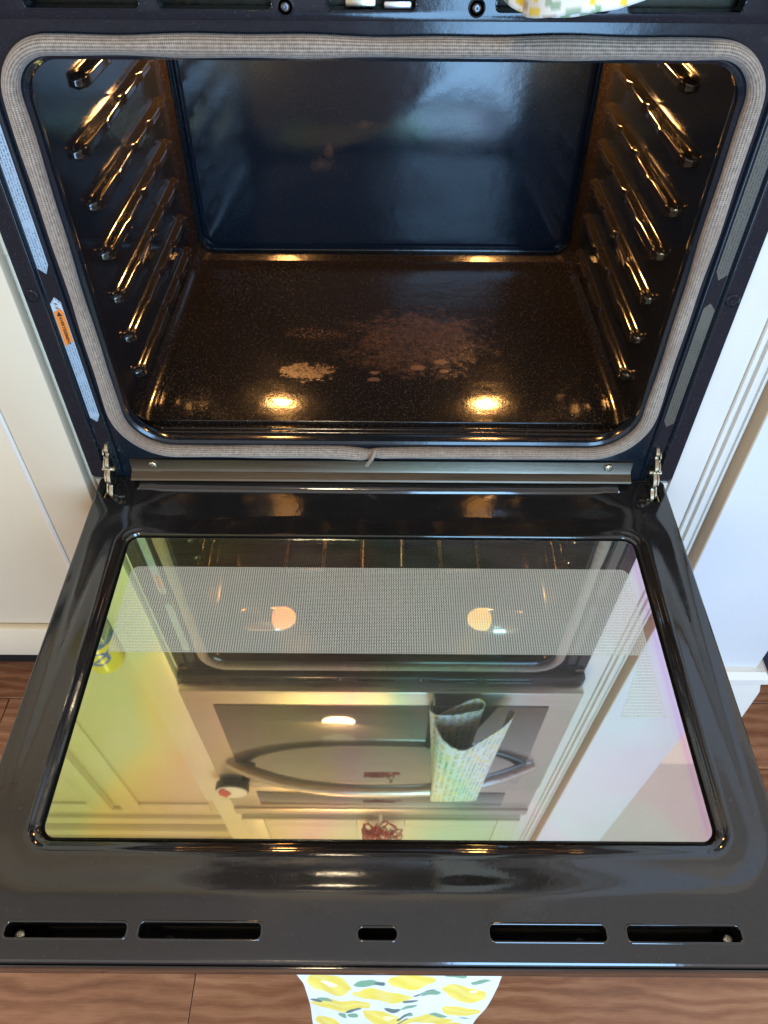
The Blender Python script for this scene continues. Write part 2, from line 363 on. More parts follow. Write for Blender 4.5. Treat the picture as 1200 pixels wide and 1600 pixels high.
def screw(name, loc, parent, axis='Y', r=.0042, mat='screw'):
    """pan head with a cross recess; axis Y faces -Y (the camera side), Z faces up"""
    o = lathe(name, [(r, 0), (r, .0012), (r * .85, .0022), (r * .5, .0027), (r * .28, .0026), (r * .2, .0012), (.0001, .001)], mat, parent, loc, axis, 16)
    return o
def text(name, body, size, mat, parent, mw):
    c = bpy.data.curves.new(name, 'FONT'); c.body = body; c.size = size; c.align_x = 'CENTER'; c.align_y = 'CENTER'; c.extrude = .00006; c.offset = .00016
    o = bpy.data.objects.new(name, c); COL.objects.link(o); bpy.context.view_layer.update()
    me = bpy.data.meshes.new_from_object(o.evaluated_get(bpy.context.evaluated_depsgraph_get())); bpy.data.objects.remove(o); bpy.data.curves.remove(c)
    me.transform(mw); me.name = name; return mobj(name, me, mat, parent)

FL = -.58        # floor level; the oven's hinge line is z = 0, its front face y = 0
# ================================================================== setting
floor = box('floor', -3.5, 3.5, -5.5, .62, FL - .06, FL - .006, 'wood', None, 0); tag(floor, 'dark brown hardwood floor under the oven', 'floor', 'structure')
pw = .127; rows = range(-6, 17)
for r_ in rows:
    y1 = .5 - (r_) * pw + .018; y0 = y1 - pw + .0012
    if y0 > .62 or y1 < -1.2: continue
    x = -1.6 - random.random() * .8
    while x < 1.7:
        L = random.uniform(.75, 1.25)
        if r_ == 8: L = 1.9
        x1 = x + L
        if x1 > -1.2 and x < 1.4: 
            p = box('plank', x, x1 - .0012, y0, min(y1, .62), FL - .005, FL, 'wood', floor, .0009, 1)
        x = x1
ceil_ = box('ceiling', -2.6, 2.2, -3.4, .62, 2.62, 2.7, 'ceil', None, 0); tag(ceil_, 'plain white kitchen ceiling', 'ceiling', 'structure')

# wall end to the side of the oven
wall = empty('wall_end', (.54, 0, FL), 'white painted wall end with tall baseboard beside the oven cabinet', 'wall')
def wbox(*a, **k):
    o = box(*a, **k); o.location = -o.parent.location; return o
wbox('wall_face', .4385, .617, -.03, .60, FL, 2.615, 'wallp', wall)
wbox('side_strip', .4365, .4384, -.0297, -.004, FL, 2.615, 'tan', wall, bev=.0003)
bprof = [(0, 0), (.016, 0), (.016, .135), (.013, .150), (.013, .158), (.019, .163), (.019, .176), (.010, .186), (0, .186)]   # offset, height
def baseb(x0, x1, mitre):
    V = []; 
    for k, xx in enumerate((x0, x1)):
        for o_, h in bprof: V.append((xx + (o_ if k else 0) * mitre, -.0302 - o_, FL + .001 + h))
    n = len(bprof); F = [(i, (i + 1) % n, n + (i + 1) % n, n + i) for i in range(n)] + [tuple(range(n)), tuple(range(2 * n - 1, n - 1, -1))]
    return tidy(pyd('baseboard', V, F))
o = mobj('baseboard', baseb(.44, .617, 1), 'white', wall, 30); o.location = -wall.location
V = []; n = len(bprof)
for yy in (-.0302, .5):
    for o_, h in bprof: V.append((.6173 + o_, yy - (o_ if yy < 0 else 0), FL + .001 + h))
o = mobj('baseboard', tidy(pyd('baseboard', V, [(i, (i + 1) % n, n + (i + 1) % n, n + i) for i in range(n)] + [tuple(range(n)), tuple(range(2 * n - 1, n - 1, -1))])), 'white', wall, 30); o.location = -wall.location
o = tube('shoe_moulding', [(.44, -.05, FL + .008), (.627, -.05, FL + .008)], .0085, 'white', wall, 12); o.location = -wall.location

navy = empty('navy_cabinet', (.95, .1, FL), 'dark navy cabinet standing beyond the wall end', 'cabinet')
wbox('cabinet_body', .66, 1.3, .05, .58, FL + .005, .35, 'navy', navy, bev=.004)

# tall cabinet that holds the ovens
tall = empty('oven_cabinet', (0, 0, FL), 'tall white painted cabinet built around the double oven', 'cabinet')
wbox('stile', .3745, .4105, .001, .03, FL, 2.3, 'white', tall, bev=.0012)
for x0, x1, y in ((.4112, .4165, -.004), (.4166, .4195, -.0005), (.4196, .4285, -.0075), (.4286, .4320, -.002), (.4321, .4363, -.0055)):
    wbox('trim_strip', x0, x1, y, .03, FL, 2.3, 'white', tall, bev=.0011, seg=3)
wbox('stile', -.4395, -.3745, .001, .03, .30, 2.3, 'cream', tall, bev=.0012)
wbox('bottom_rail', -.374, .374, .005, .03, FL + .1, -.012, 'white', tall)
wbox('rail', -.374, .374, -.004, .03, 1.255, 1.30, 'cream', tall)
for sx in (-1, 1):
    a, b = sorted((sx * .004, sx * .37))
    d = wbox('cabinet_door', a, b, -.022, .0, 1.31, 2.25, 'cream', tall)
    for q in ((a, a + .06, 1.31, 2.25), (b - .06, b, 1.31, 2.25), (a + .06, b - .06, 1.31, 1.37), (a + .06, b - .06, 2.19, 2.25)):
        e = box('door_stile', q[0] + .0005, q[1] - .0005, -.028, -.0225, q[2] + .0005, q[3] - .0005, 'cream', d, .002)
o = lathe('knob', [(.006, 0), (.006, .012), (.013, .018), (.014, .024), (.010, .03), (.001, .031)], 'knob', tall, (.03, -.028, 1.40 - FL), 'Y')

# base cabinet, counter and wall cabinets to the other side (the latter show only in the door glass)
base = empty('base_cabinet', (-.8, .3, FL), 'cream painted base cabinet with recessed door panel', 'cabinet')
wbox('cabinet_body', -1.6, -.3755, .003, .6, -.403, .30, 'cream', base, bev=.002)
wbox('toe_kick', -1.6, -.3755, .09, .6, FL, -.404, 'dark', base, bev=0)
wbox('filler_stile', -.4440, -.3775, -.016, .0008, -.322, 1.20, 'cream', base, bev=.002)
wbox('door_stile', -1.02, -.95, -.016, .0025, -.322, .295, 'cream', base, bev=.002)
wbox('door_rail', -.9495, -.4445, -.016, .0025, .225, .295, 'cream', base, bev=.002)
V, F = [], []
# bevelled moulding along the stile, its lit edge put in as white paint
me = prism2('panel_moulding', [(-.4443, .0026), (-.4443, -.0165), (-.4470, -.0185), (-.4500, -.0175), (-.4555, -.006), (-.4580, .0026)], -.322, .2245, 'XY')
o = mobj('panel_moulding', me, 'white', base, 30); o.location = -base.location
wbox('door_panel', -.9495, -.4585, -.0035, .0026, -.322, .2245, 'cream', base, bev=.0008)
wbox('base_rail', -1.6, -.3765, -.012, .0026, -.4025, -.329, 'cream', base, bev=.003)
wbox('countertop', -1.6, -.4450, -.05, .6, .3015, .334, 'counter', base, bev=.004)
splash = box('backsplash', -1.8, -.376, .601, .62, .335, 2.61, 'splash', None, 0); tag(splash, 'plain backsplash wall behind the counter', 'wall', 'structure')
uc = empty('wall_cabinet', (-1.1, .44, .83), 'cream wall cabinet above the counter, mirrored in the door glass', 'cabinet')
wbox('cabinet_body', -1.9, -.4405, .28, .6, .83, 2.45, 'cream', uc, bev=.003)
for a, b in ((-.97, -.56), (-1.42, -1.01)):
    d = wbox('cabinet_door', a, b, .262, .279, .86, 2.16, 'cream', uc)
    for q in ((a, a + .075, .86, 2.16), (b - .075, b, .86, 2.16), (a + .075, b - .075, .86, .935), (a + .075, b - .075, 2.085, 2.16)):
        box('door_stile', q[0] + .0005, q[1] - .0005, .252, .2615, q[2] + .0005, q[3] - .0005, 'cream', d, .003)
for k, (yy, z0, z1) in enumerate(((.262, 2.19, 2.23), (.245, 2.231, 2.30), (.22, 2.301, 2.37), (.19, 2.371, 2.45))):
    wbox('crown_moulding', -1.9, -.43, yy, .279, z0, z1, 'cream', uc, bev=.006, seg=3)

# ================================================================== the oven
oven = empty('double_wall_oven', (0, 0, 0), 'black double wall oven with its lower door lowered open', 'oven')
# --- front frame: plate with the rounded opening
NA, NE = 10, 24
def ring(x0, x1, z0, z1, r, y): return [(p[0], y, p[1]) for p in rrect(x0, x1, z0, z1, r, NA, NE)]
fr = [ring(-.3735, .3735, -.004, .507, .003, .035), ring(-.3735, .3735, -.004, .507, .003, .001), ring(-.372, .372, -.003, .506, .004, -.0005),
      ring(-.330, .330, .028, .499, (.07, .05), -.0005), ring(-.3125, .3125, .053, .484, (.058, .039), -.0005), ring(-.3100, .3100, .0555, .4815, (.056, .037), -.0030), ring(-.3070, .3070, .0585, .4785, (.054, .035), -.0036),
      ring(-.3040, .3040, .0615, .4755, (.052, .033), -.0015), ring(-.3030, .3030, .0625, .4745, (.051, .032), .004), ring(-.305, .305, .0605, .4765, (.050, .032), .012), ring(-.3195, .3195, .040, .482, .03, .016)]
V, F = loft(fr); mobj('front_frame', tidy(pyd('front_frame', V, F)), 'frame', oven, 35)
# --- side mouldings with the channel that carries the labels
for sx in (-1, 1):
    prof = [(.3728, -.0012), (.3728, -.003), (.3560, -.003), (.3545, -.0062), (.3525, -.0066), (.3508, -.0042), (.3502, -.0018), (.3352, -.0018), (.3345, -.0040), (.3332, -.0048), (.3318, -.0040), (.3305, -.0012)]
    loop = [(sx * a, b) for a, b in prof]
    me = prism2('side_moulding', loop, .002, .492, 'XY'); o = mobj('side_moulding', me, 'frame', oven, 25)
    md = o.modifiers.new('bv', 'BEVEL'); md.width = .0006; md.segments = 2; md.limit_method = 'ANGLE'
for loc in ((-.3645, -.003, .258), (.3630, -.003, .258), (-.352, -.0005, .498), (.352, -.0005, .498)):
    lathe('plug', [(.0075, 0), (.0075, .001), (.0062, .0022), (.0058, .001), (.0034, .001), (.0030, .0018), (.0001, .0018)], 'frame', oven, loc, 'Y')
for loc in ((-.352, -.0010, .492), (.352, -.0010, .492)): pass
# --- gasket
gp = []
def gpath(x0, x1, z0, z1, r):
    return rrect(x0, x1, z0, z1, r, 14, 60)
path = gpath(-.3168, .3168, .0465, .4868, (.062, .042))
N = len(path); ring_n = 56; V, UV, F = [], [], []; s = 0
cen = Vector((0, .27))
for i in range(N + 1):
    p = Vector(path[i % N]); q = Vector(path[(i + 1) % N]); pr = Vector(path[i - 1])
    t = (q - pr).normalized(); nrm = Vector((t.y, -t.x))      # outwards for a CCW loop
    if i: s += (p - Vector(path[(i - 1) % N])).length
    bot = p.y < .06
    dx = p.x + .012
    pinch = math.exp(-(dx / .008) ** 2) if bot else 0          # where the two ends of the tube meet
    sag = -.0040 * math.exp(-(dx / .03) ** 2) * (1 if dx < 0 else .4) if bot else 0
    wob = .0007 * math.sin(s * 23) + .0005 * math.sin(s * 61 + 1)
    thin = 1 - .10 * (1 if (bot and dx > 0) else 0) * (1 - math.exp(-(dx / .01) ** 2))
    for k in range(ring_n):
        a = 2 * math.pi * k / ring_n
        rib = 1 + .022 * math.cos(a * 20)
        ra, rb = (.0078 + wob) * rib * thin * (1 - .15 * pinch), .0085 * rib * (1 - .45 * pinch)
        off = math.cos(a) * ra; yy = -.0042 - math.sin(a) * rb
        V.append((p.x + nrm.x * off, yy, p.y + nrm.y * off + sag)); UV.append((s, k / ring_n))
for i in range(N):
    for k in range(ring_n): k2 = (k + 1) % ring_n; F.append((i * ring_n + k, i * ring_n + k2, (i + 1) * ring_n + k2, (i + 1) * ring_n + k))
me = pyd('gasket', V, F); ul = me.uv_layers.new(name='UVMap')
for poly in me.polygons:
    ks = [UV[v] for v in poly.vertices]; wrap = max(k[1] for k in ks) - min(k[1] for k in ks) > .5
    for li, v in zip(poly.loop_indices, poly.vertices):
        u, w = UV[v]; ul.data[li].uv = (u, w + 1 if wrap and w < .5 else w)
me.flip_normals() if me.polygons[0].normal.y > 0 and False else None
gasket = mobj('gasket', me, 'gasket', oven, 180); tag(gasket, 'braided tan gasket with its ends folded together at the bottom')
tube('gasket_seam', [(-.0085, -.014, .0575), (-.0095, -.0165, .053), (-.0125, -.0172, .046), (-.0165, -.0165, .039), (-.0185, -.0145, .0335), (-.0195, -.0115, .0305)], [.0016, .0021, .0024, .0024, .0026, .0018], 'gasket', gasket, 8)
# --- cavity
CX, ZB, ZT, YB = .3195, .046, .482, .50
def arcprof(n=8):
    pts = [(-CX, ZB - .004)]
    r = .03
    for k in range(n + 1): a = R(180 - 90 * k / n); pts.append((-CX + r + r * math.cos(a), ZT - r + r * math.sin(a)))
    for k in range(n + 1): a = R(90 - 90 * k / n); pts.append((CX - r + r * math.cos(a), ZT - r + r * math.sin(a)))
    pts.append((CX, ZB - .004)); return pts
ap = arcprof()
V, F = loft([[(p[0], y, p[1]) for p in ap] for y in (.0155, .06, .2, .35, .47, .5)], False)
liner = mobj('cavity_liner', tidy(pyd('cavity_liner', V, F)), 'liner', oven, 40)
bm = bmesh.new(); bm.from_mesh(liner.data); bmesh.ops.reverse_faces(bm, faces=bm.faces); bm.to_mesh(liner.data); bm.free()
# back wall: broad raised panel with rounded lower corners
rings = [[(p[0], y, p[1]) for p in rrect(x0, x1, z0, z1, r, 10, 8)] for x0, x1, z0, z1, r, y in
         ((-CX, CX, ZB - .004, ZT, .012, .462), (-.3135, .3135, .054, ZT - .006, .022, .482), (-.3065, .3065, .0605, ZT - .012, .024, .4935), (-.301, .301, .0665, ZT - .02, .024, .4915),
          (-.2985, .2985, .069, ZT - .024, .024, .4870), (-.296, .296, .0715, ZT - .027, .024, .4850), (-.29, .29, .078, ZT - .034, .02, .4845))]
V, F = loft(rings, True, False, True); me = pyd('back_wall', V, F); me.materials.append(M['back']); me.materials.append(M['border'])
nf = len(rings[0])
for i, p in enumerate(me.polygons): p.material_index = 1 if i < 2 * nf else 0
bm = bmesh.new(); bm.from_mesh(me); bmesh.ops.recalc_face_normals(bm, faces=bm.faces); bm.to_mesh(me); bm.free()
mobj('back_wall', me, None, oven, 60)
# floor of the cavity: flat pan, filleted at the sides, rolled down at the front, two beads at the lip
nx, ny = 120, 150; xs = np.linspace(-CX, CX, nx); ys = np.linspace(.012, .495, ny)
def zf(x, y):
    z = .050
    if y < .115:
        u = min(.115 - y, .060); z -= .5 * .10 * u * u / .060
    if y < .055: z = z + (.0325 - z) * min(1, (.055 - y) / .006)
    for c, rr, h in ((.0425, .006, .014), (.0255, .007, .022)):
        d = abs(y - c)
        lim = .303 if c > .03 else .312
        if d < rr and abs(x) < lim: z = max(z, .0325 + h * math.sqrt(max(0, 1 - (d / rr) ** 2)) * min(1, (lim - abs(x)) / .006))
    e = abs(x) - (CX - .022)
    if e > 0: z += .022 - math.sqrt(max(0, .022 ** 2 - e * e))
    e = y - (.495 - .022)
    if e > 0: z += .018 - .018 / .022 * math.sqrt(max(0, .022 ** 2 - e * e))
    return z
ys = np.concatenate([np.linspace(.012, .06, 70), np.linspace(.0615, .12, 40), np.linspace(.125, .47, 24), np.linspace(.474, .495, 14)]); ny = len(ys)
xs = np.concatenate([np.linspace(-CX, -.290, 20), np.linspace(-.285, .285, 50), np.linspace(.290, CX, 20)]); nx = len(xs)
V = [(x, y, zf(x, y)) for y in ys for x in xs]
F = [(j * nx + i, j * nx + i + 1, (j + 1) * nx + i + 1, (j + 1) * nx + i) for j in range(ny - 1) for i in range(nx - 1)]
tag(mobj('cavity_floor', pyd('cavity_floor', V, F), 'cfloor', oven, 60), 'speckled cavity floor with burnt brown stains')
# --- rack guides, seven on each side (one shared mesh a side)
def guide_mesh(sx):
    ysamp = [.098, .100, .104, .110, .118, .150, .172, .180, .188, .196, .235, .252, .258, .264, .272, .278, .320, .338, .344, .350, .358, .364, .402, .412, .418, .424, .432, .440, .446, .449]
    rings = []
    for y in ysamp:
        ends = min(1, max(0, (y - .098) / .016)) * min(1, max(0, (.4495 - y) / .012)); e = math.sqrt(max(0, 1 - (1 - ends) ** 2))
        hh = .0082 if y < .176 else (.0074 if y < .26 else .0070)
        p = .0120
        for c in (.264, .346, .420):
            g = math.exp(-((y - c) / .0055) ** 2); p -= .0060 * g; hh += .0012 * g
        p += .0022 * math.exp(-((y - .186) / .007) ** 2)
        p *= e; hh *= .35 + .65 * e
        dz = .0016 * math.sin(y * 70)
        prof = [(-1.25, 0), (-1.05, .10), (-.92, .45), (-.80, .82), (-.62, .97), (-.40, .96), (0, .93), (.40, .96), (.62, .97), (.80, .82), (.92, .45), (1.05, .10), (1.25, 0)]
        rings.append([(-sx * (p * b - .0006), y, hh * a + dz * 0) for a, b in prof])
    V, F = loft(rings, False); me = tidy(pyd('rack_guide', V, F))
    bm = bmesh.new(); bm.from_mesh(me)
    if sum(f.normal.x for f in bm.faces) * -sx < 0: bmesh.ops.reverse_faces(bm, faces=bm.faces)
    bm.to_mesh(me); bm.free(); return me
for sx in (-1, 1):
    me = guide_mesh(sx)
    for k in range(7):
        o = mobj('rack_guide', me, 'guide' if k == 0 else None, liner, 70); o.location = (sx * CX, (.055 if k == 6 else 0) + random.uniform(-.003, .003), .086 + .0545 * k + random.uniform(-.0012, .0012)); o.rotation_euler = (R(random.uniform(-.35, .35)), R(random.uniform(-2, 2)), 0)
# --- lamps in the cavity ceiling, broil element
for sx in (-1, 1):
    pts = []
    for i in range(11):
        a = R(90 * i / 10); pts.append([(sx * .222 + .068 * math.cos(a) * math.cos(2 * math.pi * k / 32), .086 + .031 * math.cos(a) * math.sin(2 * math.pi * k / 32), .4815 - .024 * math.sin(a)) for k in range(32)])
    V, F = loft(pts); cl = mobj('ceiling_lamp', tidy(pyd('ceiling_lamp', V, F)), 'chrome', oven, 60)
    pts = []
    for i in range(9):
        a = R(90 * i / 8); pts.append([(sx * .186 + .026 * math.cos(a) * math.cos(2 * math.pi * k / 24), .084 + .024 * math.cos(a) * math.sin(2 * math.pi * k / 24), .470 - .0155 * math.sin(a)) for k in range(24)])
    V, F = loft(pts); mobj('lamp_lens', tidy(pyd('lamp_lens', V, F)), 'lens', cl, 60)
    lampo = lathe('rear_lamp', [(.036, 0), (.036, .006), (.031, .010), (.026, .010), (.022, .003), (.0001, .002)], 'chrome', oven, (sx * .205, .4835, .398), 'Y', 32)
    lathe('bulb', [(.001, -.018), (.008, -.016), (.0135, -.006), (.0135, .006), (.009, .016), (.001, .019)], 'bulb', lampo, (0, -.020, 0), 'X', 16, 60)
el = tube('broil_element', [(x, y, .466) for x, y in ((-.19, .46), (-.19, .2), (-.185, .19), (-.12, .19), (-.115, .2), (-.115, .4), (-.11, .41), (-.045, .41), (-.04, .4), (-.04, .2), (-.035, .19), (.035, .19), (.04, .2), (.04, .4), (.045, .41), (.11, .41), (.115, .4), (.115, .2), (.12, .19), (.185, .19), (.19, .2), (.19, .46))], .0035, 'screw', oven, 8)
# --- stainless sill under the opening
me = prism2('sill_strip', [(-.0012, .0305), (-.0032, .0300), (-.0040, .0165), (-.0058, .0130), (-.0150, .0085), (-.0165, .0066), (-.0155, .0055), (-.0012, .0052)], -.318, .316, 'YZ')
sill = mobj('sill_strip', me, 'sill', oven, 25)
for x in (-.2895, .286): screw('screw', (x, -.0040, .0225), sill, r=.0055, mat='zinc')
# --- hinge arms
def scallop(pts, n=4):
    P = [Vector(p) for p in pts]; out = []
    for i in range(len(P)):
        p0, p1, p2, p3 = P[i - 1], P[i], P[(i + 1) % len(P)], P[(i + 2) % len(P)]
        for k in range(n):
            f = k / n; out.append(tuple(.5 * (2 * p1 + (p2 - p0) * f + (2 * p0 - 5 * p1 + 4 * p2 - p3) * f * f + (3 * p1 - p0 - 3 * p2 + p3) * f ** 3)))
    return out
hl = scallop([(.010, .052), (-.002, .056), (-.010, .050), (-.009, .044), (-.015, .041), (-.021, .034), (-.019, .028), (-.026, .023), (-.030, .014), (-.027, .008), (-.034, .000), (-.037, -.012), (-.028, -.017), (-.014, -.006), (.004, .002), (.012, .020), (.012, .040)])
for sx in (-1, 1):
    for x0, th, sc in ((.3405, .0046, 1.0), (.3462, .0022, .86)):
        me = prism2('hinge_arm', [(a * sc, b * sc) for a, b in hl], sx * x0 - th / 2, sx * x0 + th / 2, 'YZ'); o = mobj('hinge_arm', me, 'zinc', oven, 30)
        md = o.modifiers.new('bv', 'BEVEL'); md.width = .0006; md.segments = 2; md.limit_method = 'ANGLE'
    lathe('hinge_pin', [(.0034, -.0075), (.0034, .0075), (.002, .0085)], 'zinc', oven, (sx * .342, -.014, .024), 'X', 12)
# --- labels in the side channels
def label(name, sx, z0, z1, wid, mat, cutb, cutt, lab=None):
    xc = sx * .3428; y = -.00245; w = wid / 2
    loop = [(xc - w, z0 + (cutb if sx > 0 else 0) + .004), (xc - w + .0015, z0 + (cutb if sx > 0 else .012)), (xc + w, z0 + (0 if sx < 0 else .012)), (xc + w, z1 - .006), (xc, z1), (xc - w, z1 - .008)]
    loop = [(xc - w, z0 + .002), (xc + w * .2, z0 - .004), (xc + w, z0 + .006), (xc + w, z1 - .006), (xc + w * .1, z1), (xc - w, z1 - .008)]
    if sx > 0: loop = [(2 * xc - a, b) for a, b in loop][::-1]
    o = mobj(name, prism2(name, loop, y, -.0019, 'XZ'), mat, oven)
    if lab: o['label'] = lab
    return o
w1 = label('warning_label', -1, .094, .256, .0118, 'lab_blue', 0, 0, 'pale warning label with orange band on the frame')
label('caution_label', -1, .286, .440, .0118, 'lab_blue', 0, 0)
label('rating_label', 1, .092, .254, .0125, 'lab_grey', 0, 0); label('rating_label', 1, .284, .440, .0125, 'lab_grey', 0, 0)
def flat(name, loop, y0, y1, mat, parent): return mobj(name, prism2(name, loop, y0, y1, 'XZ'), mat, parent)
xc = -.3428
flat('orange_band', [(xc - .0052, .196), (xc + .0052, .203), (xc + .0052, .238), (xc + .003, .243), (xc - .0052, .238)], -.00262, -.00246, 'orange', w1)
flat('blank_band', [(xc - .0052, .2385), (xc + .003, .2435), (xc + .0052, .2385), (xc + .0052, .247), (xc + .0005, .2535), (xc - .0052, .247)], -.00256, -.00246, 'paper', w1)
rotm = lambda x, z, y=-.0027, ang=-90: Matrix.Translation((x, y, z)) @ Matrix.Rotation(R(90), 4, 'X') @ Matrix.Rotation(R(ang), 4, 'Z')
text('label_text', 'AVERTISSEMENT', .0047, 'ink', w1, rotm(xc, .2155))
flat('warning_triangle', [(xc - .003, .2335), (xc + .003, .2335), (xc, .2395)], -.00272, -.00264, 'ink', w1)
for zz in (.2435, .248):
    flat('warning_mark', [(xc - .0028, zz - .0016), (xc + .0026, zz - .0008), (xc - .0004, zz + .0002), (xc + .0026, zz + .0016), (xc - .0028, zz + .0010), (xc + .0002, zz)], -.00266, -.00257, 'ink', w1)

# --- lower door (local frame: x across, -y away from the hinge, z out of the inner face; it droops a little)
DROOP = R(2.5)
door = bpy.data.objects.new('door', None); door.empty_display_size = .05; link(door, oven); door.rotation_euler = (DROOP, 0, 0)
door['label'] = 'lowered black enamel oven door with coated glass window'
gx, s0, s1 = .3055, .0945, .4470      # glass opening
NA2, NE2 = 10, 40
def dring(d, r, h, x=gx, a=s0, b=s1): return [(p[0], p[1], h) for p in rrect(-x - d, x + d, -b - d, -a + d, r, NA2, NE2)]
prof = [(-.004, .012, -.0150), (0, .013, -.0150), (.0016, .0145, -.0140), (.0026, .0155, -.0115), (.0034, .0165, -.0090), (.0046, .018, -.0078), (.0066, .020, -.0072), (.0086, .022, -.0068),
        (.0100, .024, -.0058), (.0114, .025, -.0048), (.0135, .027, -.0042), (.018, .031, -.0039), (.024, .036, -.0036), (.030, .041, -.0029), (.035, .045, -.0020), (.039, .048, -.0012), (.043, .051, -.0005), (.047, .053, -.0001), (.050, .055, 0.0)]
rings = [dring(*p) for p in prof]
OX0, OX1, OY0, OY1 = -.3625, .3625, -.547, -.0025
def outer(inset, h, r=.006): return [(p[0], p[1], h) for p in rrect(OX0 + inset, OX1 - inset, OY0 + inset, OY1 - inset, r, NA2, NE2)]
last = rings[-1]; o0 = outer(.004, 0.0)
for t in (.08, .16, .24, .32, .40, .48, .56, .64, .70, .78, .88): rings.append([tuple(a + (b - a) * t for a, b in zip(p, q)) for p, q in zip(last, o0)])
rings += [o0, outer(.0022, -.0004), outer(.0008, -.0016), outer(0, -.004), outer(0, -.030), outer(.002, -.0308), [(p[0], p[1], -.0308) for p in rrect(OX0 + .006, OX1 - .006, OY0 + .006, OY1 - .006, .005, NA2, NE2)],
          [(p[0], p[1], -.0165) for p in rrect(OX0 + .006, OX1 - .006, OY0 + .006, OY1 - .006, .005, NA2, NE2)], dring(.004, .015, -.0185), dring(-.004, .012, -.0185), dring(-.004, .012, -.0150)]
V, F = loft(rings)
def land(p):
    x, y, z = p; s_ = -y
    if s_ > .0905 or s_ < .020 or z < -.0095: return p
    k = min(1, max(0, (.318 - abs(x)) / .05)); k = k * k * (3 - 2 * k)
    t = -.21 * max(0, min(s_, .064) - .026) - .0006
    return (x, y, z + (min(z, t) - z) * k)
V = [land(p) for p in V]; me = tidy(pyd('inner_panel', V, F)); panel = mobj('inner_panel', me, 'door', door, 35)
slots = [(-.3085, -.2065, .5170, .5300), (-.1980, -.0955, .5165, .5300), (-.0170, .0170, .5195, .5300), (.0920, .1900, .5165, .5300), (.2055, .3015, .5165, .5300)]
cutters = []
for i, (a, b, c, d) in enumerate(slots): cutters.append(mobj('cutter', prism2('cutter', rrect(a, b, -d, -c, .0048, 8), -.06, .02, 'XY'), 'dark', door))
for sx in (-1, 1):
    a, b = sorted((sx * .3375, sx * .3510)); cutters.append(mobj('cutter', prism2('cutter', rrect(a, b, -.040, .02, .003, 6), -.06, .02, 'XY'), 'dark', door))
cut(panel, cutters)
for (a, b, c, d) in slots:      # rolled rims of the vent slots
    o = tube('slot_rim', [(p[0], p[1], -.0004) for p in rrect(a, b, -d, -c, .0048, 8, 3)], .0011, 'door', door, 8, True)
# raised rib near the hinge, with a bent tab at each end
rp = [(-.0065, -.0012), (-.0080, .0026), (-.0105, .0042), (-.0150, .0047), (-.0190, .0042), (-.0235, .0018), (-.0275, -.0055)]
rings = []
for x, k, dy in [(-.310, .15, 0), (-.3085, .7, 0), (-.306, 1, 0), (-.29, 1, 0), (-.28, 1, -.002), (0, 1, -.003), (.27, 1, -.002), (.283, 1, 0), (.2985, 1, 0), (.301, .7, 0), (.3025, .15, 0)]:
    rings.append([(x, y + dy, (z + .0004) * k) for y, z in rp])
V, F = loft(rings, False, True, True); me = tidy(pyd('hinge_rib', V, F)); mobj('hinge_rib', me, 'door', door, 40)
# body of the door below the panel
bd = [(OX0 + .001, OX1 - .001, OY0 + .001, OY1 - .001)]
rings = [[(p[0], p[1], h) for p in rrect(OX0 + i, OX1 - i, OY0 + i, OY1 - i, .005, 6, 1)] for i, h in ((.003, -.0312), (.003, -.060), (.006, -.0625))]
V, F = loft(rings, True, False, True); mobj('door_skin', tidy(pyd('door_skin', V, F)), 'black', door, 35)
box('door_core', -.355, .355, -.508, -.045, -.0600, -.0585, 'dark', door, 0)
# slightly lighter seam strip on the front edge
box('front_edge', -.3605, .3605, -.5492, -.5475, -.028, -.0055, 'door', door, .0006)
# hinge receivers in the panel slots
for sx in (-1, 1):
    a, b = sorted((sx * .3385, sx * .3405)); box('hinge_receiver', a, b, -.038, -.004, -.022, -.002, 'brass', door, .0004)
    a, b = sorted((sx * .3478, sx * .3500)); box('hinge_receiver', a, b, -.038, -.004, -.022, -.002, 'brass', door, .0004)
    screw('screw', (sx * .3005 + (.0 if sx < 0 else -.006), -.524, -.016), door, 'Z', .0045, 'zinc')
    lathe('screw_boss', [(.0050, 0), (.0050, .006), (.0035, .0065), (.003, .003), (.0001, .003)], 'black', door, (sx * .165 + (-.01 if sx < 0 else .005), -.5285, -.022), 'Z', 16)
# glass pane: only its upper face carries the coating
loop = rrect(-gx + .0006, gx - .0006, -s1 + .0006, -s0 - .0006, .012, 10, 6)
V, F = loft([[(p[0], p[1], h) for p in loop] for h in (-.0148, -.0112)], True, True, True)
me = pyd('door_glass', V, F); me.materials.append(M['clear']); me.materials.append(M['coated'])
me.polygons[-1].material_index = 1
bm = bmesh.new(); bm.from_mesh(me); bmesh.ops.recalc_face_normals(bm, faces=bm.faces); bm.to_mesh(me); bm.free()
tag(mobj('door_glass', me, None, door), 'mirror-like door glass with yellow, green and pink sheen')
# printed screen; its slanted tab edge is a reflected wall trim put into the shape
P = rrect(-.2935, .2905, -.2540, -.1385, .010, 8)
loop = [(-.2935, -.2540), (.2800, -.2540), (.2430, -.3260), (.2905, -.3260)] + [p for p in P if p[1] > -.19]
mobj('frit_screen', prism2('frit_screen', loop, -.01115, -.01105, 'XY'), 'frit', door)
box('middle_pane', -.31, .31, -.47, -.085, -.0300, -.0266, 'clear', door, 0)
box('outer_pane', -.31, .31, -.47, -.085, -.0580, -.0545, 'uglass', door, 0)
